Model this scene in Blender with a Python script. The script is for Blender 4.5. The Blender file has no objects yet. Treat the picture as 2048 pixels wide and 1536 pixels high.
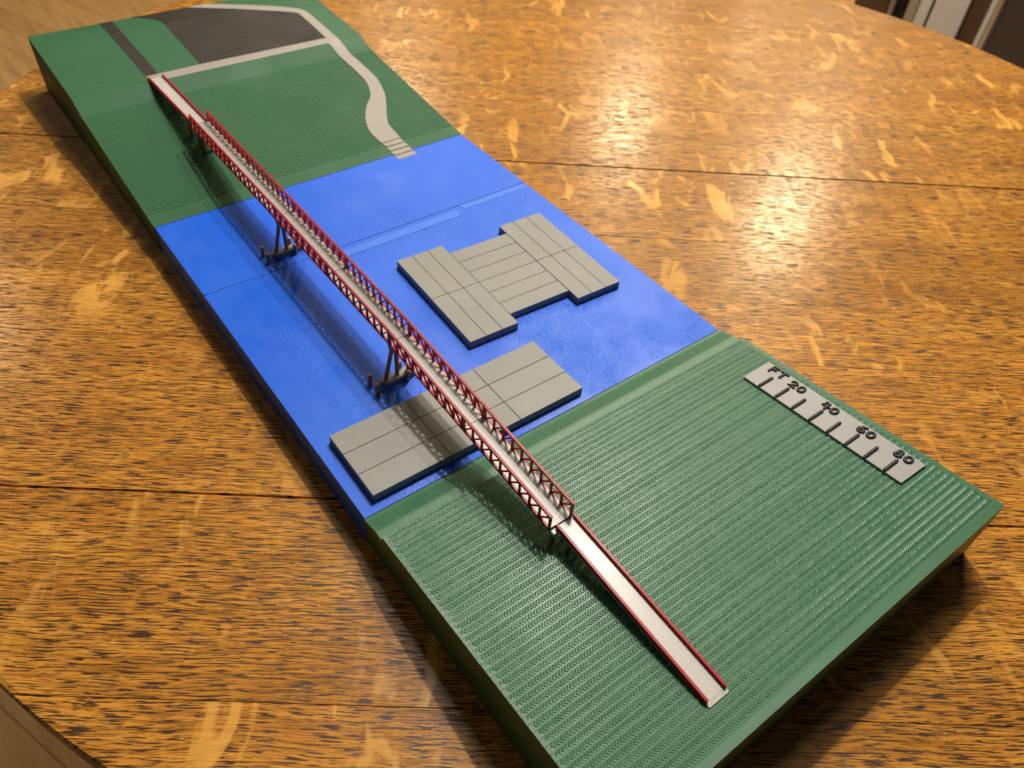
import bpy, bmesh, math, random
from mathutils import Vector, Matrix
random.seed(7)
S = 0.25                                   # metres per unit: one unit is the width of the model base
R = math.radians

# ---------------------------------------------------------------- camera
scn = bpy.context.scene
cam_d = bpy.data.cameras.new("camera")
cam = bpy.data.objects.new("camera", cam_d)
scn.collection.objects.link(cam)
scn.camera = cam
cr = Vector((-0.5967, -0.8005, 0.0561)); cu = Vector((0.5966, -0.3957, 0.6982)); cf = Vector((0.5367, -0.4501, -0.7137))
CAM = Vector((-0.826, 0.8512, 1.3598))
M = Matrix.Identity(4)
for i in range(3):
    M[i][0] = cr[i]; M[i][1] = cu[i]; M[i][2] = -cf[i]; M[i][3] = CAM[i] * S
cam.matrix_world = M
cam_d.sensor_width = 36.0
cam_d.lens = 27.70
cam_d.clip_start = 0.01
cam_d.clip_end = 60
cam_d.dof.use_dof = True
cam_d.dof.focus_distance = 1.52 * S
cam_d.dof.aperture_fstop = 14.0

# ---------------------------------------------------------------- world, lamps, exposure
w = bpy.data.worlds.new("World"); scn.world = w; w.use_nodes = True
bg = w.node_tree.nodes["Background"]
bg.inputs[0].default_value = (1.0, 0.95, 0.88, 1); bg.inputs[1].default_value = 0.05

def lamp(name, loc, watts, radius, color, kind='POINT'):
    d = bpy.data.lights.new(name, kind)
    d.energy = watts; d.color = color
    if kind == 'AREA':
        d.shape = 'DISK'; d.size = radius * 2
    else:
        d.shadow_soft_size = radius
    o = bpy.data.objects.new(name, d); scn.collection.objects.link(o)
    o.location = Vector(loc) * S
    return o
WARM = (1.0, 0.91, 0.79)
# the lamp above the table: one strong and one weaker bulb
lamp("lamp_bulb", (1.45, -1.60, 4.50), 42.0, 0.018, WARM)
lamp("lamp_bulb", (1.65, -2.50, 4.55), 21.0, 0.018, WARM)
# recessed kitchen ceiling lights beyond the table; the last is an added floor fill
for p, e in (((11.6, -6.3, 6.4), 30), ((9.5, -10.2, 6.4), 34), ((5.7, -10.6, 6.4), 46), ((10.9, -15.6, 6.4), 8), ((10.5, 1.6, 6.4), 11)):
    lamp("downlight_or_fill", p, e, 0.10, (1.0, 0.80, 0.50), 'AREA')

# added soft fill lamp, standing in for light off the unseen ceiling
lamp("ceiling_fill", (3.0, -3.4, 6.9), 34, 0.55, (1.0, 0.94, 0.86), 'AREA')

scn.view_settings.view_transform = 'Standard'
scn.view_settings.look = 'None'
scn.view_settings.exposure = -0.42
scn.view_settings.gamma = 1.0
scn.view_settings.use_curve_mapping = False
scn.render.engine = 'CYCLES'

# ---------------------------------------------------------------- materials
def nt(name):
    m = bpy.data.materials.new(name); m.use_nodes = True
    t = m.node_tree; b = t.nodes["Principled BSDF"]
    return m, t, b
def nd(t, typ, **kw):
    n = t.nodes.new(typ)
    for k, v in kw.items():
        setattr(n, k, v)
    return n
def lk(t, a, b): t.links.new(a, b)
def ramp(t, fac, stops):
    n = nd(t, 'ShaderNodeValToRGB')
    el = n.color_ramp.elements
    while len(el) < len(stops): el.new(0.5)
    for e, (p, c) in zip(el, stops):
        e.position = p; e.color = (c[0], c[1], c[2], 1) if hasattr(c, '__len__') else (c, c, c, 1)
    lk(t, fac, n.inputs[0]); return n
def mapped(t, scale, rot=(0, 0, 0), loc=(0, 0, 0)):
    g = nd(t, 'ShaderNodeNewGeometry'); mp = nd(t, 'ShaderNodeMapping')
    mp.inputs['Scale'].default_value = scale; mp.inputs['Rotation'].default_value = rot; mp.inputs['Location'].default_value = loc
    lk(t, g.outputs['Position'], mp.inputs['Vector']); return mp.outputs[0]
def noise(t, vec, scale, detail=3, rough=0.55, dist=0.0):
    n = nd(t, 'ShaderNodeTexNoise'); n.inputs['Scale'].default_value = scale
    n.inputs['Detail'].default_value = detail; n.inputs['Roughness'].default_value = rough; n.inputs['Distortion'].default_value = dist
    lk(t, vec, n.inputs['Vector']); return n.outputs[0]
def math_(t, op, a, b=None, c=None):
    n = nd(t, 'ShaderNodeMath', operation=op)
    for i, v in enumerate((a, b, c)):
        if v is None: continue
        if isinstance(v, (int, float)): n.inputs[i].default_value = v
        else: lk(t, v, n.inputs[i])
    return n.outputs[0]
def mixc(t, f, a, b, blend='MIX'):
    n = nd(t, 'ShaderNodeMix', data_type='RGBA', blend_type=blend)
    if isinstance(f, (int, float)): n.inputs[0].default_value = f
    else: lk(t, f, n.inputs[0])
    for s, v in ((6, a), (7, b)):
        if hasattr(v, '__len__'): n.inputs[s].default_value = (*v[:3], 1)
        else: lk(t, v, n.inputs[s])
    return n.outputs[2]
def bump(t, b, h, strength, dist):
    n = nd(t, 'ShaderNodeBump'); n.inputs['Strength'].default_value = strength; n.inputs['Distance'].default_value = dist
    lk(t, h, n.inputs['Height'])
    lk(t, n.outputs[0], b.inputs['Normal'])

def plastic(name, col, rough=0.42, var=0.12, fine=(900, 900, 900), bstr=0.25, bdist=0.0002, scuff=0.0, spec=0.5):
    """printed filament: even colour, slightly cloudy sheen, fine extrusion lines"""
    m, t, b = nt(name)
    big = noise(t, mapped(t, (1, 1, 1)), 14, 4)
    dark = tuple(c * (1 - var) for c in col); light = tuple(min(1, c * (1 + var)) for c in col)
    c = ramp(t, big, [(0.3, dark), (0.7, light)]).outputs[0]
    if scuff > 0:
        sp = noise(t, mapped(t, (1, 1, 1)), 60, 6, 0.7)
        f = ramp(t, sp, [(0.58, 0.0), (0.78, scuff)]).outputs[0]
        c = mixc(t, f, c, tuple(min(1, v * 1.25 + 0.05) for v in col))
    lk(t, c, b.inputs['Base Color'])
    r = ramp(t, noise(t, mapped(t, (1, 1, 1)), 22, 4), [(0.3, rough * 0.85), (0.7, min(1, rough * 1.2))]).outputs[0]
    lk(t, r, b.inputs['Roughness'])
    b.inputs['Specular IOR Level'].default_value = spec
    bump(t, b, noise(t, mapped(t, fine), 1.0, 2), bstr, bdist)
    return m

MAT = {}
MAT['green_near'] = plastic('near_green_filament', (0.044, 0.152, 0.076), 0.40, 0.08, (300, 2200, 600), 0.30, 0.00020)
MAT['green_far'] = plastic('far_green_filament', (0.028, 0.118, 0.050), 0.55, 0.08, (2400, 60, 2400), 0.5, 0.00020, 0.0, 0.3)
MAT['black'] = plastic('black_filament', (0.020, 0.013, 0.009), 0.6, 0.1, (2400, 60, 2400), 0.35, 0.00015, 0.0, 0.4)
MAT['path'] = plastic('path_grey_filament', (0.33, 0.295, 0.255), 0.5, 0.05, (2400, 80, 2400), 0.3, 0.00012)
MAT['dock'] = plastic('dock_grey_filament', (0.268, 0.260, 0.236), 0.46, 0.07, (500, 1500, 900), 0.2, 0.00012, 0.25, 0.35)
MAT['deck'] = plastic('deck_grey_filament', (0.43, 0.415, 0.39), 0.36, 0.06, (900, 1800, 900), 0.4, 0.00020, 0.5)
MAT['ramp'] = plastic('ramp_grey_filament', (0.50, 0.475, 0.44), 0.36, 0.05, (1600, 900, 900), 0.35, 0.00015, 0.4)
MAT['red'] = plastic('red_filament', (0.37, 0.004, 0.012), 0.40, 0.10, (900, 900, 1600), 0.3, 0.00012, 0.0, 0.3)
MAT['brown'] = plastic('brown_filament', (0.38, 0.155, 0.05), 0.36, 0.2, (300, 300, 3600), 0.7, 0.0003)
MAT['pier'] = plastic('pier_grey_filament', (0.24, 0.245, 0.22), 0.42, 0.1, (900, 900, 2400), 0.4, 0.0002)
MAT['plate'] = plastic('plate_grey_filament', (0.30, 0.295, 0.29), 0.42, 0.05, (1500, 1500, 900), 0.35, 0.00018, 0.3)
MAT['ink'] = plastic('dark_letter_filament', (0.018, 0.018, 0.018), 0.42, 0.1, (2600, 700, 900), 0.6, 0.0003)

# blue water filament: smooth with wrinkled patches
m, t, b = nt('blue_filament')
cl = noise(t, mapped(t, (1, 1, 1)), 10, 3)
lk(t, ramp(t, cl, [(0.3, (0.004, 0.108, 0.70)), (0.7, (0.006, 0.132, 0.78))]).outputs[0], b.inputs['Base Color'])
rn = noise(t, mapped(t, (1, 1, 1)), 30, 5, 0.6)
lk(t, ramp(t, rn, [(0.35, 0.34), (0.7, 0.52)]).outputs[0], b.inputs['Roughness'])
b.inputs['Specular IOR Level'].default_value = 0.42
wr = noise(t, mapped(t, (1.0, 1.6, 1), (0, 0, R(25))), 420, 4, 0.6, 1.2)
msk = ramp(t, noise(t, mapped(t, (1, 1, 1)), 16, 3), [(0.46, 0.03), (0.66, 1.0)]).outputs[0]
ln = nd(t, 'ShaderNodeTexWave'); ln.inputs['Scale'].default_value = 330; ln.inputs['Distortion'].default_value = 0.6
lk(t, mapped(t, (1, 1, 1), (0, 0, R(52))), ln.inputs['Vector'])
h = math_(t, 'ADD', math_(t, 'MULTIPLY', wr, msk), math_(t, 'MULTIPLY', ln.outputs[1], 0.06))
bump(t, b, h, 0.8, 0.0007)
MAT['blue'] = m
m, t, b = nt('blue_filament_rough_glint')
b.inputs['Base Color'].default_value = (0.030, 0.175, 0.82, 1); b.inputs['Roughness'].default_value = 0.4  # lighter than the slabs: the seam's glint is painted into the colour
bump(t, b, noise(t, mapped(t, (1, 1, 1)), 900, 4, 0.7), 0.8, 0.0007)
MAT['blue_rough_glint'] = m

# quarter-sawn oak, grain along the boards
GA = math.atan2(0.7962, 0.605)
def oak(name, base_a, base_b, pore, fleck, rough=0.30):
    m, t, b = nt(name)
    oi = nd(t, 'ShaderNodeObjectInfo')
    g = nd(t, 'ShaderNodeNewGeometry')
    vr = nd(t, 'ShaderNodeVectorRotate', rotation_type='Z_AXIS'); vr.inputs['Angle'].default_value = -GA
    lk(t, g.outputs['Position'], vr.inputs['Vector'])
    off = nd(t, 'ShaderNodeCombineXYZ')
    lk(t, math_(t, 'MULTIPLY', oi.outputs['Random'], 3.7), off.inputs[0]); lk(t, math_(t, 'MULTIPLY', oi.outputs['Random'], 9.1), off.inputs[1])
    add = nd(t, 'ShaderNodeVectorMath', operation='ADD'); lk(t, vr.outputs[0], add.inputs[0]); lk(t, off.outputs[0], add.inputs[1])
    base = add.outputs[0]
    # gentle waviness of the grain
    wv = noise(t, base, 14, 2)
    wo = nd(t, 'ShaderNodeCombineXYZ'); lk(t, math_(t, 'MULTIPLY', math_(t, 'SUBTRACT', wv, 0.5), 0.007), wo.inputs[1])
    add2 = nd(t, 'ShaderNodeVectorMath', operation='ADD'); lk(t, base, add2.inputs[0]); lk(t, wo.outputs[0], add2.inputs[1])
    P = add2.outputs[0]
    def st(sx, sy, rot=0):
        mp = nd(t, 'ShaderNodeMapping'); mp.inputs['Scale'].default_value = (sx, sy, 1); mp.inputs['Rotation'].default_value = (0, 0, rot)
        lk(t, P, mp.inputs[0]); return mp.outputs[0]
    tone = noise(t, st(5, 38), 1, 4, 0.6)
    col = ramp(t, tone, [(0.30, base_b), (0.68, base_a)]).outputs[0]
    # per-board tone
    bt = ramp(t, oi.outputs['Random'], [(0.0, 0.86), (1.0, 1.08)]).outputs[0]
    col = mixc(t, 1.0, col, bt, 'MULTIPLY')
    # streaks
    stv = noise(t, st(20, 620), 1, 2, 0.6)
    col = mixc(t, ramp(t, stv, [(0.36, 0.75), (0.56, 0.0)]).outputs[0], col, tuple(c * 0.55 for c in base_b))
    # medullary ray flecks across the grain
    rf = noise(t, st(52, 21, R(12)), 1, 3, 0.5, 0.9)
    rz = noise(t, st(9, 7), 1, 2)
    rfm = math_(t, 'MULTIPLY', ramp(t, rf, [(0.55, 0.0), (0.63, 1.0)]).outputs[0], ramp(t, rz, [(0.44, 0.0), (0.60, 1.0)]).outputs[0])
    rf2 = noise(t, st(40, 60, R(-35)), 1, 3, 0.6, 1.4)
    rfm2 = math_(t, 'MULTIPLY', ramp(t, rf2, [(0.59, 0.0), (0.70, 0.6)]).outputs[0], ramp(t, rz, [(0.40, 1.0), (0.55, 0.0)]).outputs[0])
    fl = math_(t, 'MAXIMUM', rfm, rfm2)
    col = mixc(t, math_(t, 'MULTIPLY', fl, 0.68), col, fleck)
    # open dark pores
    p1 = noise(t, st(78, 1250), 1, 2, 0.5)
    dens = noise(t, st(9, 30), 1, 3)
    thr = math_(t, 'ADD', math_(t, 'MULTIPLY', math_(t, 'SUBTRACT', dens, 0.5), 0.09), 0.470)
    d = math_(t, 'MULTIPLY', math_(t, 'SUBTRACT', thr, p1), 34.0)
    d = nd_clamp(t, d)
    p2 = noise(t, st(130, 2100), 1, 2, 0.5)
    d2 = nd_clamp(t, math_(t, 'MULTIPLY', math_(t, 'SUBTRACT', math_(t, 'SUBTRACT', thr, 0.03), p2), 16.0))
    pf = math_(t, 'MAXIMUM', d, math_(t, 'MULTIPLY', d2, 0.7))
    pf = math_(t, 'MULTIPLY', pf, math_(t, 'SUBTRACT', 1.0, math_(t, 'MULTIPLY', fl, 0.85)))
    col = mixc(t, math_(t, 'MULTIPLY', pf, 0.95), col, pore)
    # stray dark stains
    stn = noise(t, st(22, 30), 1, 4, 0.6, 0.6)
    col = mixc(t, ramp(t, stn, [(0.70, 0.0), (0.85, 0.2)]).outputs[0], col, pore)
    b.inputs['Specular IOR Level'].default_value = 0.36
    lk(t, col, b.inputs['Base Color'])
    rr = ramp(t, noise(t, st(30, 120), 1, 4), [(0.3, rough * 0.8), (0.75, rough * 1.35)]).outputs[0]
    lk(t, math_(t, 'ADD', rr, math_(t, 'MULTIPLY', pf, 0.2)), b.inputs['Roughness'])
    hh = math_(t, 'ADD', math_(t, 'MULTIPLY', pf, -1.0), math_(t, 'MULTIPLY', stv, 0.35))
    bump(t, b, hh, 0.2, 0.00020)
    return m
def nd_clamp(t, v):
    n = nd(t, 'ShaderNodeClamp'); lk(t, v, n.inputs[0]); return n.outputs[0]
MAT['oak'] = oak('quartersawn_oak', (0.70, 0.315, 0.048), (0.48, 0.185, 0.023), (0.036, 0.014, 0.004), (0.80, 0.41, 0.085), 0.22)
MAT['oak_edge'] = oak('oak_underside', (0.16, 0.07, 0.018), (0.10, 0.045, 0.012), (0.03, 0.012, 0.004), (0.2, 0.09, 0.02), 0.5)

m, t, b = nt('floor_wood')
v = mapped(t, (1, 1, 1), (0, 0, R(-20)))
br = nd(t, 'ShaderNodeTexBrick'); br.inputs['Scale'].default_value = 1.0; br.inputs['Brick Width'].default_value = 1.1; br.inputs['Row Height'].default_value = 0.085
br.inputs['Mortar Size'].default_value = 0.0015; br.offset = 0.37
br.inputs['Color1'].default_value = (0.56, 0.33, 0.135, 1); br.inputs['Color2'].default_value = (0.50, 0.285, 0.112, 1); br.inputs['Mortar'].default_value = (0.30, 0.16, 0.06, 1)
lk(t, v, br.inputs['Vector'])
gr = noise(t, mapped(t, (4, 60, 1), (0, 0, R(-20))), 1, 4)
lk(t, mixc(t, 0.6, br.outputs[0], ramp(t, gr, [(0.3, 0.55), (0.7, 1.1)]).outputs[0], 'MULTIPLY'), b.inputs['Base Color'])
b.inputs['Roughness'].default_value = 0.4
MAT['floor'] = m
def simple(name, col, rough=0.5, metal=0.0, amp=0.06):
    m, t, b = nt(name)
    n = noise(t, mapped(t, (3, 3, 0.6)), 3, 3)
    lk(t, ramp(t, n, [(0.3, tuple(c * (1 - amp) for c in col)), (0.7, tuple(c * (1 + amp) for c in col))]).outputs[0], b.inputs['Base Color'])
    b.inputs['Roughness'].default_value = rough; b.inputs['Metallic'].default_value = metal
    return m
MAT['fridge'] = simple('dark_steel', (0.13, 0.10, 0.085), 0.38, 0.6)
MAT['silver'] = simple('bright_steel', (0.55, 0.56, 0.60), 0.25, 0.9)
MAT['white'] = simple('cream_paint', (0.62, 0.57, 0.48), 0.45)
MAT['tan'] = simple('tan_paint', (0.36, 0.27, 0.17), 0.5)
MAT['dbrown'] = simple('dark_brown_wood', (0.085, 0.045, 0.018), 0.5, 0, 0.25)
MAT['blackp'] = simple('black_plastic', (0.006, 0.005, 0.005), 0.45)
MAT['gap'] = simple('dark_gap', (0.015, 0.010, 0.006), 0.8)

# ---------------------------------------------------------------- object helpers
COL = scn.collection
WLOC = {}
def empty(name, loc, label, cat, group=None):
    o = bpy.data.objects.new(name, None); COL.objects.link(o)
    o.empty_display_size = 0.02
    o.location = Vector(loc) * S; WLOC[o.name] = Vector(loc) * S
    tag(o, label, cat, group); return o
def tag(o, label=None, cat=None, group=None, kind=None):
    if label: o['label'] = label
    if cat: o['category'] = cat
    if group: o['group'] = group
    if kind: o['kind'] = kind
    return o
def mesh_obj(name, verts, faces, mat, parent=None, smooth=False, bevel=0.0):
    """verts in model units, world frame; origin is put at the centre of the foot"""
    vs = [Vector(v) * S for v in verts]
    lo = Vector((min(v[i] for v in vs) for i in range(3))); hi = Vector((max(v[i] for v in vs) for i in range(3)))
    org = Vector(((lo[0] + hi[0]) / 2, (lo[1] + hi[1]) / 2, lo[2]))
    me = bpy.data.meshes.new(name)
    me.from_pydata([tuple(v - org) for v in vs], [], faces)
    bm = bmesh.new(); bm.from_mesh(me)
    bmesh.ops.recalc_face_normals(bm, faces=bm.faces)
    if bevel > 0:
        bmesh.ops.bevel(bm, geom=[e for e in bm.edges if e.calc_face_angle(0) > 0.5], offset=bevel * S, segments=1, affect='EDGES')
    bm.to_mesh(me); bm.free()
    if smooth:
        for p in me.polygons: p.use_smooth = True
    if isinstance(mat, (list, tuple)):
        for x in mat: me.materials.append(x)
    else: me.materials.append(mat)
    o = bpy.data.objects.new(name, me); COL.objects.link(o)
    if parent is not None:
        o.parent = parent; o.location = org - WLOC[parent.name]
    else: o.location = org
    WLOC[o.name] = org
    return o
def box_vf(x0, x1, y0, y1, z0, z1):
    v = [(x, y, z) for z in (z0, z1) for y in (y0, y1) for x in (x0, x1)]
    f = [(0, 1, 3, 2), (4, 6, 7, 5), (0, 4, 5, 1), (2, 3, 7, 6), (0, 2, 6, 4), (1, 5, 7, 3)]
    return v, f
def box(name, x0, x1, y0, y1, z0, z1, mat, parent=None, bevel=0.0):
    return mesh_obj(name, *box_vf(x0, x1, y0, y1, z0, z1), mat, parent, bevel=bevel)
def hexa(name, c8, mat, parent=None, bevel=0.0):
    """8 corners: bottom 4 in a ring, then top 4"""
    f = [(3, 2, 1, 0), (4, 5, 6, 7), (0, 1, 5, 4), (1, 2, 6, 5), (2, 3, 7, 6), (3, 0, 4, 7)]
    return mesh_obj(name, c8, f, mat, parent, bevel=bevel)
def bar(name, a, b, wy, h, mat, parent=None):
    """rectangular member in a plane y = const from a to b: wy thick across y, h deep in the plane"""
    a = Vector(a); b = Vector(b); d = (b - a).normalized(); n = Vector((-d.z, 0, d.x)) * (h / 2); y = Vector((0, wy / 2, 0))
    c = [a - n - y, a + n - y, a + n + y, a - n + y, b - n - y, b + n - y, b + n + y, b - n + y]
    return mesh_obj(name, c, [(0, 3, 2, 1), (4, 5, 6, 7), (0, 1, 5, 4), (1, 2, 6, 5), (2, 3, 7, 6), (3, 0, 4, 7)], mat, parent)
def tube_vf(pts, r, n=14, sq=1.0, up=None, ribs=0.0):
    pts = [Vector(p) for p in pts]; V = []; F = []
    rr = r if hasattr(r, '__len__') else [r] * len(pts)
    up0 = Vector(up) if up else Vector((0.31, 0.95, 0.02))
    for i, p in enumerate(pts):
        d = (pts[min(i + 1, len(pts) - 1)] - pts[max(i - 1, 0)]).normalized()
        if up: uu = (up0 - d * up0.dot(d)).normalized(); s = d.cross(uu)
        else: s = d.cross(up0).normalized(); uu = s.cross(d)
        for k in range(n):
            a = 2 * math.pi * k / n
            V.append(p + s * math.cos(a) * rr[i] + uu * math.sin(a) * rr[i] * sq)
    for i in range(len(pts) - 1):
        for k in range(n):
            F.append((i * n + k, i * n + (k + 1) % n, (i + 1) * n + (k + 1) % n, (i + 1) * n + k))
    F.append(tuple(range(n - 1, -1, -1))); F.append(tuple((len(pts) - 1) * n + k for k in range(n)))
    return V, F
def post_pts(a, b, r, step=0.0022):
    """a printed post: rings of filament make a slightly ribbed side"""
    a = Vector(a); b = Vector(b); L = (b - a).length; k = max(4, int(L / step)); P = []; RR = []
    for i in range(k + 1):
        P.append(a.lerp(b, i / k)); RR.append(r * (1.0 if i % 2 else 0.93) * random.uniform(0.98, 1.02))
    return P, RR

# ---------------------------------------------------------------- the terrain's heights
HW = 0.081                                  # water
XF, XS, XP, XE = 1.1443, 1.7267, 1.7963, 2.2767
def terraces(x0, z0, x1, z1, n, rise=0.12, notch=0.0):
    """polyline of n treads from (x0,z0) to (x1,z1)"""
    pts = []
    for i in range(n):
        xa = x0 + (x1 - x0) * i / n; xb = x0 + (x1 - x0) * (i + 1) / n
        z = z0 + (z1 - z0) * (i + 0.5) / n
        g = (xb - xa) * rise / 2
        pts += [(xa + g, z), (xb - g, z)]
        if notch and i < n - 1: pts += [(xb - g * 0.7, z - notch), (xb + g * 0.1, z - notch)]
    return pts
NEAR_N = 46; NX0, NZ0, NX1, NZ1 = -0.0703, 0.1079, -0.700, 0.1640
near_prof = [(0.0, HW + 0.0015), (-0.007, 0.0835), (-0.042, 0.0938), (-0.0475, 0.0945), (-0.066, 0.0955)] + terraces(NX0, NZ0, NX1, NZ1, NEAR_N) + [(-0.7015, 0.1652), (-0.7177, 0.1655)]
far_prof = [(XF, HW + 0.0015), (1.150, 0.0835), (1.188, 0.0862)] + terraces(1.188, 0.0862, XS, 0.1444, 42, 0.42, 0.0007) + [(XS, 0.1444), (XP - 0.004, 0.1702)] + terraces(XP, 0.1705, 2.180, 0.1880, 19, 0.32, 0.0006) + [(2.183, 0.1880), (XE, 0.1885)]
def interp(prof, x):
    p = sorted(prof)
    if x <= p[0][0]: return p[0][1]
    for (a, za), (b_, zb) in zip(p, p[1:]):
        if a <= x <= b_: return za + (zb - za) * (x - a) / max(1e-9, b_ - a)
    return p[-1][1]
def near_z(x): return NZ0 + (NZ1 - NZ0) * (x - NX0) / (NX1 - NX0)
def prism_profile(name, prof, y0, y1, zb, mat, parent):
    n = len(prof); V = []; F = []
    for y in (y0, y1):
        V += [(x, y, z) for x, z in prof] + [(prof[-1][0], y, zb), (prof[0][0], y, zb)]
    m_ = n + 2
    F += [tuple(range(m_)), tuple(range(2 * m_ - 1, m_ - 1, -1))]
    for i in range(m_):
        j = (i + 1) % m_
        F.append((i, i + m_, j + m_, j))
    return mesh_obj(name, V, F, mat, parent)

# ---------------------------------------------------------------- floor, table
floor = box('floor', -8, 30, -32, 12, -3.06, -3.0, MAT['floor']); tag(floor, kind='structure')

TC = Vector((0.826, -0.879)); TR = 2.152
gdir = Vector((math.cos(GA), math.sin(GA))); ndir = Vector((gdir.y, -gdir.x))
tcu, tcv = TC.dot(gdir), TC.dot(ndir)
table = empty('dining_table', (TC.x, TC.y, -3.0), 'round golden oak dining table with quartersawn boards under the printed model', 'table')
def plank(v0, v1, gap0, gap1):
    va, vb = v0 - tcv + gap0, v1 - tcv - gap1
    def ring(inset, z, rr):
        a_, b_ = va + inset, vb - inset; a_ = max(a_, -rr + 1e-3); b_ = min(b_, rr - 1e-3); P = []
        N = 40
        for i in range(N + 1):
            v = a_ + (b_ - a_) * i / N
            # finer spacing towards the rim comes from using the angle
            P.append((math.sqrt(max(0, rr * rr - v * v)), v))
        L = P + [(-u, v) for u, v in reversed(P)]
        return [(*(gdir * (u + tcu) + ndir * (v + tcv)), z) for u, v in L]
    rings = [ring(0.0, -0.115, TR - 0.012), ring(0.0, -0.10, TR - 0.002), ring(0.0, -0.014, TR), ring(0.0, -0.0035 if max(gap0, gap1) > 0.001 else -0.0008, TR - 0.004), ring(0.0014 if max(gap0, gap1) > 0.001 else 0.0004, 0.0, TR - 0.012)]
    n = len(rings[0]); V = [p for r_ in rings for p in r_]; F = [tuple(range(n - 1, -1, -1)), tuple((len(rings) - 1) * n + k for k in range(n))]
    for i in range(len(rings) - 1):
        for k in range(n):
            F.append((i * n + k, i * n + (k + 1) % n, (i + 1) * n + (k + 1) % n, (i + 1) * n + k))
    return mesh_obj('plank', V, F, MAT['oak'], table)
VB = [tcv - TR, -0.626, -0.198, 0.274, 0.515, 0.80, 1.2015, 1.64, 2.135, 2.48, 2.86, tcv + TR]
GAPS = {2: 0.0016, 6: 0.0030}
for i in range(len(VB) - 1):
    plank(VB[i], VB[i + 1], GAPS.get(i, 0.0001), GAPS.get(i + 1, 0.0001))
def disc_vf(cx, cy, z0, z1, r0, r1, n=48):
    V = [(cx + r0 * math.cos(2 * math.pi * k / n), cy + r0 * math.sin(2 * math.pi * k / n), z0) for k in range(n)] + [(cx + r1 * math.cos(2 * math.pi * k / n), cy + r1 * math.sin(2 * math.pi * k / n), z1) for k in range(n)]
    F = [tuple(range(n - 1, -1, -1)), tuple(range(n, 2 * n))] + [(k, (k + 1) % n, n + (k + 1) % n, n + k) for k in range(n)]
    return V, F
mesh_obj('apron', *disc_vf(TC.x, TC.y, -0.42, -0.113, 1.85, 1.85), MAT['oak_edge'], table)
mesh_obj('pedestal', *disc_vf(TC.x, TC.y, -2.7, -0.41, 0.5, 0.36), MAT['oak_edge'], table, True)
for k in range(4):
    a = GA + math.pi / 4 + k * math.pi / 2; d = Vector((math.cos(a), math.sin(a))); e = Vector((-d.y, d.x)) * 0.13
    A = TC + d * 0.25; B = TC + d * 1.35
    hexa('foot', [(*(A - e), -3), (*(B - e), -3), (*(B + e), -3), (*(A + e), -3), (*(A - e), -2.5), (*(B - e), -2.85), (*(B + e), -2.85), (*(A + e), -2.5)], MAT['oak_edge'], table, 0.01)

# ---------------------------------------------------------------- the printed landscape
base = empty('landscape_base', (0.78, 0, 0), 'long printed base with two green banks and a flat blue river between them', 'model base')
box('lower_block', -0.7168, 0.002, -0.4975, 0.4975, 0.0, 0.0715, MAT['green_near'], base)
nb = prism_profile('near_bank', near_prof, -0.5, 0.5, 0.073, MAT['green_near'], base); nb['label'] = 'terraced green bank with herringbone print lines'
# herringbone infill stitches on every tread
V = []; F = []
tw = (NX1 - NX0) / NEAR_N
for i in range(NEAR_N):
    xa = NX0 + tw * (i + 0.10); xb = NX0 + tw * (i + 0.66)
    z = NZ0 + (NZ1 - NZ0) * (i + 0.5) / NEAR_N
    for fa, fb_, sg in ((0.07, 0.40, 1), (0.42, 0.76, -1)):
        xa = NX0 + tw * (i + fa); xb = NX0 + tw * (i + fb_)
        y = -0.4900 + random.uniform(0, 0.005)
        pitch = 0.0060; sl = 0.0040 * sg
        amp = random.uniform(0.0005, 0.0009)
        while y < 0.4890:
            hh = amp * random.uniform(0.75, 1.2)
            o_ = len(V); k1 = pitch * 0.5; k2 = pitch * 0.96
            V += [(xa, y, z - 0.0002), (xa, y + k1, z + hh), (xa, y + k2, z - 0.0002), (xb, y + sl, z - 0.0002), (xb, y + sl + k1, z + hh), (xb, y + sl + k2, z - 0.0002)]
            F += [(o_, o_ + 1, o_ + 4, o_ + 3), (o_ + 1, o_ + 2, o_ + 5, o_ + 4), (o_, o_ + 2, o_ + 1), (o_ + 3, o_ + 4, o_ + 5)]
            y += pitch
# finer rows on the strip beside the water
for x0 in (-0.012, -0.018, -0.024, -0.030, -0.036):
    y = -0.495
    z = interp(near_prof, x0 - 0.0022)
    while y < 0.493:
        o_ = len(V); p_ = 0.0030
        V += [(x0, y, interp(near_prof, x0) - 0.0002), (x0, y + p_ / 2, interp(near_prof, x0) + 0.0005), (x0, y + p_, interp(near_prof, x0) - 0.0002), (x0 - 0.0042, y + 0.001, interp(near_prof, x0 - 0.0042) - 0.0002), (x0 - 0.0042, y + 0.001 + p_ / 2, interp(near_prof, x0 - 0.0042) + 0.0005), (x0 - 0.0042, y + 0.001 + p_, interp(near_prof, x0 - 0.0042) - 0.0002)]
        F += [(o_, o_ + 1, o_ + 4, o_ + 3), (o_ + 1, o_ + 2, o_ + 5, o_ + 4), (o_, o_ + 2, o_ + 1), (o_ + 3, o_ + 4, o_ + 5)]
        y += p_ * 1.02
st = mesh_obj('infill_stitches', V, F, MAT['green_near'], nb); tag(st, kind='stuff')

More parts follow.
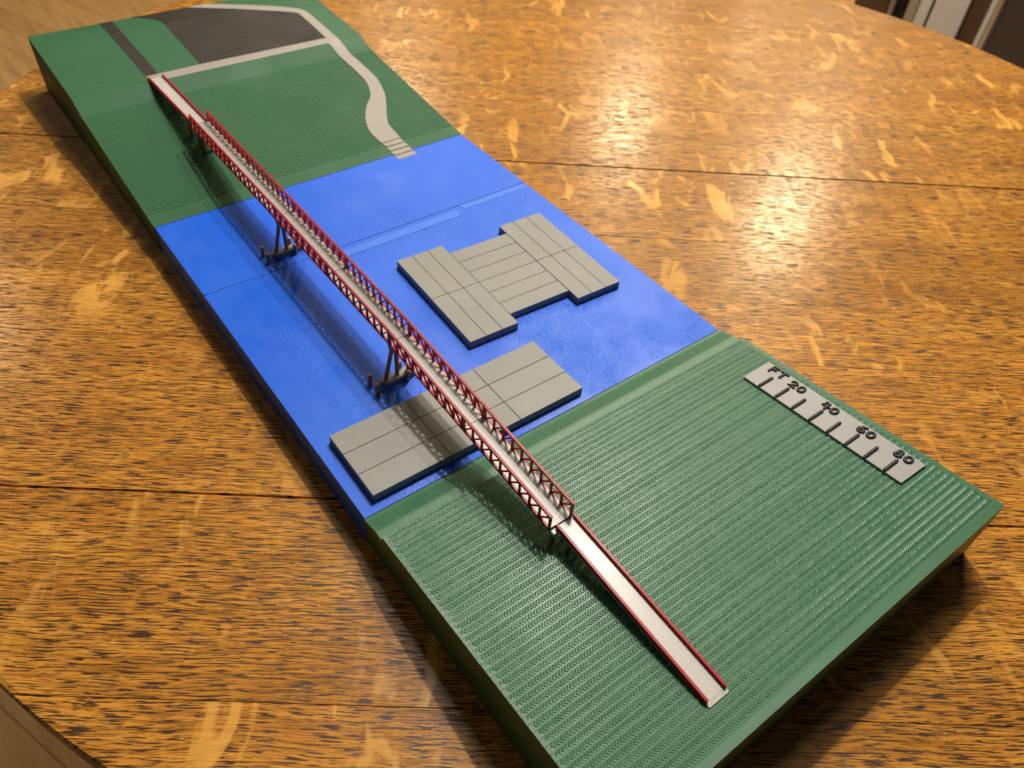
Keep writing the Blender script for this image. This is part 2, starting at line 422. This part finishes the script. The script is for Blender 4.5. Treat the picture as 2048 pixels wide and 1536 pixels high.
def slab(name, x0, x1, ztop, mat):
    return box(name, x0, x1, -0.4985, 0.4985, 0.0, ztop, mat, base, 0.0004)
wn = slab('water_slab', 0.0025, 0.8040, HW, MAT['blue']); wn['label'] = 'larger blue water slab'
wf = slab('water_slab', 0.8034, XF - 0.0006, HW + 0.0006, MAT['blue']); wf['label'] = 'smaller blue water slab'
mesh_obj('seam_bead', *tube_vf([(0.8038 + 0.0003 * math.sin(k * 1.7), -0.4975 + k * 0.995 / 60, HW + 0.0003) for k in range(61)], 0.0017, 8), MAT['blue_rough_glint'], wn, True)
box('print_seam_strip', 0.7555, 0.7850, -0.2405, 0.205, HW - 0.002, HW + 0.0009, MAT['blue_rough_glint'], wn)
box('print_seam_strip', 0.7770, 0.8005, -0.4955, -0.262, HW - 0.002, HW + 0.0007, MAT['blue_rough_glint'], wn)
fb = prism_profile('far_bank', far_prof, -0.5, 0.5, 0.0, MAT['green_far'], base); fb['label'] = 'higher green bank with fine layer lines'

def inlay(name, poly, eps, mat, parent, thick=0.004, zfun=None, cuts=None):
    """a flat print inlay that follows the far bank, with its own thickness"""
    bm = bmesh.new()
    vs = [bm.verts.new((x, y, 0)) for x, y in poly]
    bm.faces.new(vs)
    if zfun is None:
        xs_ = [x for x, z in (cuts or far_prof)]
        lo, hi = min(p[0] for p in poly), max(p[0] for p in poly)
        for x in xs_:
            if lo < x < hi:
                bmesh.ops.bisect_plane(bm, geom=bm.verts[:] + bm.edges[:] + bm.faces[:], plane_co=(x, 0, 0), plane_no=(1, 0, 0), dist=1e-6)
        zf = lambda x: max(interp(cuts or far_prof, x), HW + 0.001)
    else: zf = zfun
    bmesh.ops.recalc_face_normals(bm, faces=bm.faces)
    ret = bmesh.ops.extrude_face_region(bm, geom=bm.faces[:])
    newv = [e for e in ret['geom'] if isinstance(e, bmesh.types.BMVert)]
    ns = set(newv)
    for v in bm.verts:
        v.co.z = zf(v.co.x) + (eps if v in ns else -thick)
    bm.verts.index_update()
    V = [tuple(v.co) for v in bm.verts]; F = [tuple(v.index for v in f.verts) for f in bm.faces]
    bm.free()
    return mesh_obj(name, V, F, mat, parent)
def smooth_line(pts, k=5):
    """Catmull-Rom through the points"""
    out = []
    for i in range(len(pts) - 1):
        p0 = pts[max(i - 1, 0)]; p1 = pts[i]; p2 = pts[i + 1]; p3 = pts[min(i + 2, len(pts) - 1)]
        for j in range(k):
            t_ = j / k
            out.append(tuple(0.5 * ((2 * p1[c]) + (-p0[c] + p2[c]) * t_ + (2 * p0[c] - 5 * p1[c] + 4 * p2[c] - p3[c]) * t_ ** 2 + (-p0[c] + 3 * p1[c] - 3 * p2[c] + p3[c]) * t_ ** 3) for c in (0, 1)))
    out.append(pts[-1]); return out
outer = smooth_line([(2.2745, -0.112), (2.2503, -0.1560), (2.1516, -0.3149), (2.0967, -0.3879), (2.0663, -0.4091), (2.0169, -0.4155), (1.8203, -0.4125), (1.7828, -0.413), (1.7312, -0.4165), (1.5874, -0.421), (1.5226, -0.4157), (1.4486, -0.3935), (1.3968, -0.368), (1.3335, -0.3331), (1.2902, -0.315), (1.2250, -0.3105), (1.2120, -0.3100)])
inner = smooth_line([(1.2120, -0.2425), (1.2350, -0.2400), (1.2835, -0.2406), (1.3423, -0.2594), (1.4101, -0.3007), (1.4613, -0.3456), (1.5323, -0.3733), (1.6065, -0.3785), (1.7063, -0.3750), (1.7846, -0.3695)])
left_in = [(1.7900, -0.3640), (1.7915, 0.2605), (1.8300, 0.2605), (1.8330, 0.079), (1.8262, -0.3770), (1.949, -0.3804)] + smooth_line([(2.0350, -0.3815), (2.0599, -0.3740), (2.1153, -0.2960), (2.2745, -0.046)])
far_line = [(XF, HW + 0.0015), (1.188, 0.0868), (XS, 0.1449), (XP, 0.1712), (2.183, 0.1884), (XE, 0.1888)]
fp = inlay('footpath', outer + inner + left_in, 0.0014, MAT['path'], base, cuts=far_line)
fp['label'] = 'pale grey printed path running round the lot and winding down to the water'
for k in range(4):
    xa = 1.2112 - k * 0.0252; z = interp(far_prof, 1.2112) + 0.0010 - k * 0.0022
    st_ = [(xa, -0.3095), (xa - 0.0240, -0.3105), (xa - 0.0240, -0.2445), (xa, -0.2430)]
    zt = z
    V = [(x, y, HW - 0.003) for x, y in st_] + [(x, y, zt) for x, y in st_]
    hexa('step', V, MAT['path'], fp, 0.0005)
inlay('parking_lot', [(1.8342, 0.0785)] + smooth_line([(2.1700, 0.0750), (2.2010, 0.0800), (2.2300, 0.0980), (2.2560, 0.1250), (2.2755, 0.1560)]) + [(2.2755, -0.0445), (2.1160, -0.2945), (2.0612, -0.3715), (2.0350, -0.3800), (1.949, -0.3788), (1.8275, -0.3752)], 0.0011, MAT['black'], base)
inlay('road', [(1.8312, 0.2600), (2.2755, 0.2660), (2.2755, 0.2235), (1.8312, 0.2200)], 0.0010, MAT['black'], base)

# ---------------------------------------------------------------- floating docks
def bx_local(cx, cy, th):
    c, s = math.cos(th), math.sin(th)
    return lambda x, y: (cx + c * x - s * y, cy + s * x + c * y)
def panel(name, f, x0, x1, y0, y1, z0, z1, mat, parent, g=0.0006):
    P = [f(x0 + g, y0 + g), f(x1 - g, y0 + g), f(x1 - g, y1 - g), f(x0 + g, y1 - g)]
    return hexa(name, [(*p, z0) for p in P] + [(*p, z1 + random.uniform(-0.00015, 0.00015)) for p in P], mat, parent, 0.0006)
DZ = 0.1015
dock = empty('floating_dock', (0.117, 0.197, HW), 'grey rectangular dock of nine panels passing under the red bridge', 'dock')
f = bx_local(0.1165, 0.1975, R(-0.3))
panel('core', f, -0.0905, 0.0905, -0.265, 0.265, HW - 0.001, DZ - 0.0026, MAT['dock'], dock)
xs_ = [-0.092, -0.030, 0.0315, 0.0925]; ys_ = [-0.267, -0.093, 0.0855, 0.2670]
for i in range(3):
    for j in range(3):
        panel('deck_panel', f, xs_[i], xs_[i + 1], ys_[j], ys_[j + 1], HW - 0.0005, DZ, MAT['dock'], dock)
dock2 = empty('floating_dock', (0.455, -0.180, HW), 'grey dock shaped like the letter H, made of long planks beyond the bridge', 'dock')
f = bx_local(0.4555, -0.1795, R(-2.6))
for a_, b_ in ((0.0910, 0.2290), (-0.2290, -0.0910)):
    w3 = (b_ - a_) / 3
    panel('core', f, -0.1800, 0.1800, a_ + 0.001, b_ - 0.001, HW - 0.001, DZ - 0.0024, MAT['dock'], dock2)
    for k in range(3):
        for x0, x1 in ((-0.1815, 0.0), (0.0, 0.1815)):
            panel('deck_panel', f, x0, x1, a_ + k * w3, a_ + (k + 1) * w3, HW - 0.0005, DZ, MAT['dock'], dock2, 0.0005)
panel('core', f, -0.1420, 0.1420, -0.0900, 0.0900, HW - 0.001, DZ - 0.0032, MAT['dock'], dock2)
for k in range(6):
    x0 = -0.1435 + k * 0.287 / 6
    panel('deck_panel', f, x0, x0 + 0.287 / 6, -0.0908, 0.0908, HW - 0.0005, DZ - 0.0008, MAT['dock'], dock2, 0.0005)

# ---------------------------------------------------------------- the footbridge
bridge = empty('footbridge', (0.58, 0.2357, HW), 'long red truss footbridge with grey deck crossing the blue river', 'bridge')
YL, YR, YC = 0.2612, 0.2102, 0.2357
PRO = [(-0.262, 0.2050), (0.298, 0.2272), (0.866, 0.2240), (1.436, 0.2175)]
def ztop(x): return interp(PRO, x)
TH = 0.0400
def truss(x0, x1, y, centre):
    """Pratt truss: diagonals fall towards the middle of the span. x0 < x1; centre = True when x1 is mid-span"""
    tr = box('truss', x0 + 0.0010, x0 + 0.0058, y - 0.0021, y + 0.0021, ztop(x0) - TH, ztop(x0) - 0.0004, MAT['red'], bridge)   # its first end post
    n = 9
    X = [x0 + 0.0029 + (x1 - x0 - 0.0058) * i / n for i in range(n + 1)]
    zt = lambda x: ztop(x0) + (ztop(x1) - ztop(x0)) * (x - x0) / (x1 - x0)
    bar('top_chord', (x0 + 0.0008, y, zt(x0) - 0.0022), (x1 - 0.0008, y, zt(x1) - 0.0022), 0.0050, 0.0056, MAT['red'], tr)
    bar('bottom_chord', (x0 + 0.0008, y, zt(x0) - TH + 0.0026), (x1 - 0.0008, y, zt(x1) - TH + 0.0026), 0.0050, 0.0066, MAT['red'], tr)
    for i in range(1, n + 1):
        bar('vertical', (X[i], y, zt(X[i]) - TH + 0.002), (X[i], y, zt(X[i]) - 0.002), 0.0040, 0.0044, MAT['red'], tr)
    for i in range(n):
        a_, b_ = (X[i], X[i + 1]) if centre else (X[i + 1], X[i])      # a_ end is high, away from mid-span
        bar('diagonal', (a_, y, zt(a_) - 0.0035), (b_, y, zt(b_) - TH + 0.004), 0.0036, 0.0031, MAT['red'], tr)
    return tr
SPANS = [(-0.262, 0.0165, True), (0.0165, 0.298, False), (0.298, 0.584, True), (0.584, 0.866, False), (0.866, 1.150, True), (1.150, 1.436, False)]
for x0, x1, c in SPANS:
    for y in (YL, YR):
        truss(x0, x1, y, c)
    za, zb = ztop(x0) - TH + 0.0066, ztop(x1) - TH + 0.0066
    g = 0.0009 if x0 != 1.150 else 0.0003
    x0g = x0 + g; x1g = x1 - (0.0009 if x1 != 1.150 else 0.0003)
    ya, yb = YR + 0.0012, YL - 0.0012
    hexa('deck', [(x0g, ya, za - 0.0078), (x1g, ya, zb - 0.0078), (x1g, yb, zb - 0.0078), (x0g, yb, za - 0.0078), (x0g, ya, za), (x1g, ya, zb), (x1g, yb, zb), (x0g, yb, za)], MAT['deck'], bridge)

# ramps with low red kerbs
def ramp_piece(xa, ya0, ya1, za, xb, yb0, yb1, zb, label):
    """from (xa: y ya0..ya1, deck height za) to (xb ...)"""
    th = 0.0085
    r_ = hexa('ramp', [(xa, ya0, za - th), (xb, yb0, zb - th), (xb, yb1, zb - th), (xa, ya1, za - th), (xa, ya0, za), (xb, yb0, zb), (xb, yb1, zb), (xa, ya1, za)], MAT['ramp'], bridge)
    r_['label'] = label
    kw, kh = 0.0054, 0.0070
    for s_, (p, q) in ((1, (ya0, yb0)), (-1, (ya1, yb1))):
        a0, a1 = sorted((p - s_ * 0.0012, p + s_ * (kw - 0.0012))); b0, b1 = sorted((q - s_ * 0.0012, q + s_ * (kw - 0.0012)))
        e = 0.004
        hexa('kerb', [(xa, a0, za - e), (xb, b0, zb - e), (xb, b1, zb - e), (xa, a1, za - e), (xa, a0, za + kh), (xb, b0, zb + kh), (xb, b1, zb + kh), (xa, a1, za + kh)], MAT['red'], r_, 0.0005)
    return r_
NRZ0, NRZ1 = 0.1655, 0.1646
nr = ramp_piece(-0.646, 0.2135, 0.2585, 0.1630, -0.2635, 0.2058, 0.2490, 0.1685, 'bare grey ramp with low red kerbs over the terraced bank')
hexa('end_sill', [(-0.6545, 0.2135, 0.1560), (-0.6445, 0.2135, 0.1560), (-0.6445, 0.2588, 0.1560), (-0.6545, 0.2588, 0.1560), (-0.6545, 0.2135, 0.1622), (-0.6445, 0.2135, 0.1626), (-0.6445, 0.2588, 0.1626), (-0.6545, 0.2588, 0.1622)], MAT['ramp'], nr, 0.0006)
fr = ramp_piece(1.4375, 0.2135, 0.2585, 0.1838, 1.806, 0.2140, 0.2610, 0.1742, 'bare grey ramp with low red kerbs at the path end')

# piers in the water
def pier(cx):
    pr = empty_part = None
    # rounded footing
    n = 10; hw_ = 0.0125; y0, y1 = 0.1785 + hw_, 0.2930 - hw_; L = []
    for k in range(n + 1):
        a = math.pi * k / n; L.append((cx + hw_ * math.cos(a), y1 + hw_ * math.sin(a)))
    for k in range(n + 1):
        a = math.pi + math.pi * k / n; L.append((cx + hw_ * math.cos(a), y0 + hw_ * math.sin(a)))
    m_ = len(L); V = [(x, y, HW - 0.001) for x, y in L] + [(x, y, 0.0925) for x, y in L] + [(cx + (x - cx) * 0.94, YC + (y - YC) * 0.985, 0.0935) for x, y in L]
    F = [tuple(range(m_ - 1, -1, -1)), tuple(range(2 * m_, 3 * m_))]
    for r_ in range(2):
        for k in range(m_): F.append((r_ * m_ + k, r_ * m_ + (k + 1) % m_, (r_ + 1) * m_ + (k + 1) % m_, (r_ + 1) * m_ + k))
    p = mesh_obj('pier', V, F, MAT['pier'], bridge)
    zt = ztop(cx) - TH
    for s_ in (1, -1):
        for yb, yt in ((0.0450, 0.0245), (0.0145, 0.0140)):
            P, RR = post_pts((cx, YC + s_ * yb, 0.090), (cx, YC + s_ * yt, zt - 0.014), 0.0050)
            mesh_obj('leg', *tube_vf(P, RR), MAT['brown'], p, True)
    hexa('cap', [(cx - 0.008, YC - 0.027, zt - 0.018), (cx + 0.008, YC - 0.027, zt - 0.018), (cx + 0.008, YC + 0.027, zt - 0.018), (cx - 0.008, YC + 0.027, zt - 0.018),
                 (cx - 0.010, YC - 0.0285, zt + 0.0004), (cx + 0.010, YC - 0.0285, zt + 0.0004), (cx + 0.010, YC + 0.0285, zt + 0.0004), (cx - 0.010, YC + 0.0285, zt + 0.0004)], MAT['pier'], p, 0.0008)
    return p
for cx, wh in ((0.2945, 'by the rectangular dock'), (0.8565, 'by the path bank')):
    pier(cx)
    for x, y, side, way in ((cx + 0.0165, 0.3105, 'outer', 'parking lot side'), (cx - 0.0180, 0.3108, 'outer', 'scale bar side'), (cx + 0.0165, 0.2345, 'inner', 'parking lot side'), (cx - 0.0180, 0.2345, 'inner', 'scale bar side')):
        P, RR = post_pts((x, y, HW - 0.0005), (x, y, 0.1115), 0.0053)
        o = mesh_obj('fender_post', *tube_vf(P, RR), MAT['brown'], None, True)
        place = 'off the pier end' if side == 'outer' else 'under the bridge'
        tag(o, 'brown post %s %s, %s' % (place, wh, way), 'post', 'fender posts around the bridge piers')

# bents under the ramps and truss ends
def bent(name, x, yc, hy, ztop_, zground, capw=0.009, capmat='pier', r=0.0050, ov=0.004):
    c = hexa(name, [(x - capw, yc - hy - ov, ztop_ - 0.011), (x + capw, yc - hy - ov, ztop_ - 0.011), (x + capw, yc + hy + ov, ztop_ - 0.011), (x - capw, yc + hy + ov, ztop_ - 0.011),
                    (x - capw, yc - hy - ov, ztop_), (x + capw, yc - hy - ov, ztop_), (x + capw, yc + hy + ov, ztop_), (x - capw, yc + hy + ov, ztop_)], MAT[capmat], bridge, 0.001)
    for s_ in (-1, 1):
        P, RR = post_pts((x, yc + s_ * hy * 0.72, zground - 0.002), (x, yc + s_ * hy * 0.72, ztop_ - 0.009), r)
        mesh_obj('post', *tube_vf(P, RR), MAT['brown'], c, True)
    return c
bent('abutment', -0.2615, 0.2350, 0.0220, 0.1652, near_z(-0.2615), 0.0115, 'ramp')
bent('bent', -0.297, 0.2285, 0.0190, 0.1598, near_z(-0.297), 0.004, ov=0.0)
bent('bent', -0.400, 0.2310, 0.0200, 0.1583, near_z(-0.400), 0.004, ov=0.0)
bent('bent', -0.500, 0.2335, 0.0200, 0.1568, near_z(-0.500), 0.004, ov=0.0)
bent('abutment', 1.432, YC, 0.0220, 0.1775, interp(far_prof, 1.432), 0.0115, 'ramp')
bent('bent', 1.402, YC, 0.0220, 0.1782, interp(far_prof, 1.402), 0.006, 'pier', 0.0075)
bent('bent', 1.500, YC, 0.0190, 0.1742, interp(far_prof, 1.500), 0.006, 'pier', 0.006)
bent('bent', 1.640, YC, 0.0190, 0.1705, interp(far_prof, 1.640), 0.006, 'pier', 0.006)

# ---------------------------------------------------------------- scale bar
sl_ = (NZ1 - NZ0) / (NX1 - NX0)
def on_plate(x, y, h): return (x, y, near_z(x) + h)
bar_root = empty('scale_bar', (-0.368, -0.427, near_z(-0.368)), 'light grey scale bar with raised dark feet marks on the green bank', 'scale bar')
c8 = [on_plate(x, y, -0.0005) for x, y in ((-0.1690, -0.3835), (-0.5670, -0.3850), (-0.5690, -0.4685), (-0.1685, -0.4720))] + [on_plate(x, y, 0.0062) for x, y in ((-0.1690, -0.3835), (-0.5670, -0.3850), (-0.5690, -0.4685), (-0.1685, -0.4720))]
hexa('plate', c8, MAT['plate'], bar_root, 0.0008)
def strokes(name, lines, parent, r=0.0036):
    V = []; F = []
    for k, ln_ in enumerate(lines):
        pts = [on_plate(x, y, 0.0068 + 0.0001 * k) for x, y in ln_]
        d0 = (Vector(pts[0]) - Vector(pts[1])).normalized() * r; d1 = (Vector(pts[-1]) - Vector(pts[-2])).normalized() * r
        pts = [tuple(Vector(pts[0]) + d0)] + pts + [tuple(Vector(pts[-1]) + d1)]
        rr = [r * 0.55] + [r] * (len(pts) - 2) + [r * 0.55]
        v, f_ = tube_vf(pts, rr, 10, 1.0, up=(0, 0, 1))
        o_ = len(V); V += v; F += [tuple(i + o_ for i in q) for q in f_]
    return mesh_obj(name, V, F, MAT['ink'], parent, False)
for i in range(8):
    x = -0.2112 - i * 0.04515
    strokes('tick', [[(x, -0.3885), (x, -0.4285)]], bar_root, 0.0043)
def glyph(name, lines, x, y, h):
    """glyph in a unit box (right along -x, up along -y)"""
    strokes(name, [[(x - px * h, y - py * h) for px, py in ln_] for ln_ in lines], bar_root)
def ell(cx, cy, rx, ry, a0=0, a1=360, n=16):
    return [(cx + rx * math.cos(R(a0 + (a1 - a0) * k / n)), cy + ry * math.sin(R(a0 + (a1 - a0) * k / n))) for k in range(n + 1)]
G0 = [ell(0.36, 0.5, 0.31, 0.44)]
G2 = [ell(0.34, 0.72, 0.28, 0.26, 165, -35, 8) + [(0.06, 0.05), (0.68, 0.05)]]
G4 = [[(0.20, 0.98), (0.04, 0.42), (0.70, 0.42)], [(0.52, 0.95), (0.52, 0.02)]]
G6 = [[(0.60, 0.96), (0.30, 0.86), (0.08, 0.52), (0.06, 0.30)], ell(0.36, 0.28, 0.29, 0.25)]
G8 = [ell(0.36, 0.74, 0.22, 0.22), ell(0.36, 0.26, 0.29, 0.26)]
GF = [[(0.10, 0.02), (0.10, 0.95), (0.68, 0.95)], [(0.10, 0.52), (0.55, 0.52)]]
GT = [[(0.0, 0.95), (0.72, 0.95)], [(0.36, 0.95), (0.36, 0.02)]]
TXT = [('F', GF, -0.1890), ('T', GT, -0.2105)]
Hh = 0.0215
glyph('letter', GF, -0.1880, -0.4450, Hh); glyph('letter', GT, -0.2120, -0.4450, Hh)
for (a_, b_), x in (((G2, G0), -0.2465), ((G4, G0), -0.3330), ((G6, G0), -0.4235), ((G8, G0), -0.5110)):
    glyph('numeral', a_, x, -0.4405, Hh); glyph('numeral', b_, x - 0.0215, -0.4405, Hh)

# ---------------------------------------------------------------- what stands beyond the table
A0 = R(-65.0); D0 = 8.6
eo = Vector((math.cos(A0), math.sin(A0))); er = Vector((math.sin(A0), -math.cos(A0)))     # outwards, to the right
cb = Vector((CAM.x, CAM.y))
def bg_box(name, a0, a1, d0, d1, z0, z1, mat, parent, bevel=0.01):
    """a0, a1: bearings in degrees; faces stand square to the bearing -65"""
    t0 = D0 * math.tan(A0 - R(a0)); t1 = D0 * math.tan(A0 - R(a1))
    P = [cb + er * t0 + eo * (D0 + d0), cb + er * t1 + eo * (D0 + d0), cb + er * t1 + eo * (D0 + d1), cb + er * t0 + eo * (D0 + d1)]
    return hexa(name, [(*p, z0) for p in P] + [(*p, z1) for p in P], mat, parent, bevel)
def bg_root(name, a, label, cat):
    p = cb + er * (D0 * math.tan(A0 - R(a))) + eo * D0
    return empty(name, (p.x, p.y, -3.0), label, cat)
r_ = bg_root('refrigerator', -71, 'dark steel refrigerator with a bright edge trim beyond the table', 'refrigerator')
bg_box('body', -68.5, -77, 0.05, 2.6, -3.0, 3.2, MAT['fridge'], r_)
bg_box('door', -68.45, -77, -0.12, 0.04, -2.8, 3.2, MAT['fridge'], r_)
bg_box('edge_trim', -68.05, -68.44, -0.16, 0.04, -2.8, 3.2, MAT['silver'], r_, 0.03)
bg_box('handle', -67.75, -68.03, -0.10, 0.04, -2.4, 2.4, MAT['white'], r_, 0.01)
r_ = bg_root('side_panel', -67.3, 'narrow dark brown panel between refrigerator and cream cabinet', 'panel')
bg_box('board', -66.75, -67.72, 0.0, 2.4, -3.0, 2.6, MAT['dbrown'], r_)
bg_box('plinth', -66.75, -67.72, -0.02, -0.002, -3.0, -2.7, MAT['blackp'], r_, 0.0)
r_ = bg_root('cabinet', -65, 'cream painted cabinet with two doors and a dark gap beyond the table', 'cabinet')
bg_box('carcass', -63.4, -66.65, 0.05, 2.3, -3.0, 0.6, MAT['gap'], r_)
bg_box('door', -63.98, -64.64, -0.05, 0.045, -2.7, 0.6, MAT['white'], r_)
bg_box('door', -64.78, -66.65, -0.05, 0.045, -2.7, 0.6, MAT['white'], r_)
bg_box('stile', -63.35, -63.94, -0.04, 0.045, -3.0, 0.6, MAT['tan'], r_)
r_ = bg_root('dishwasher', -62, 'dark brown and black fronted appliance with a thin steel strip', 'appliance')
bg_box('body', -60.2, -63.3, 0.05, 2.3, -3.0, 0.6, MAT['blackp'], r_)
bg_box('front', -60.3, -62.25, -0.04, 0.045, -2.7, 0.6, MAT['dbrown'], r_)
bg_box('strip', -62.3, -62.6, -0.06, 0.045, -2.7, 0.6, MAT['silver'], r_, 0.02)
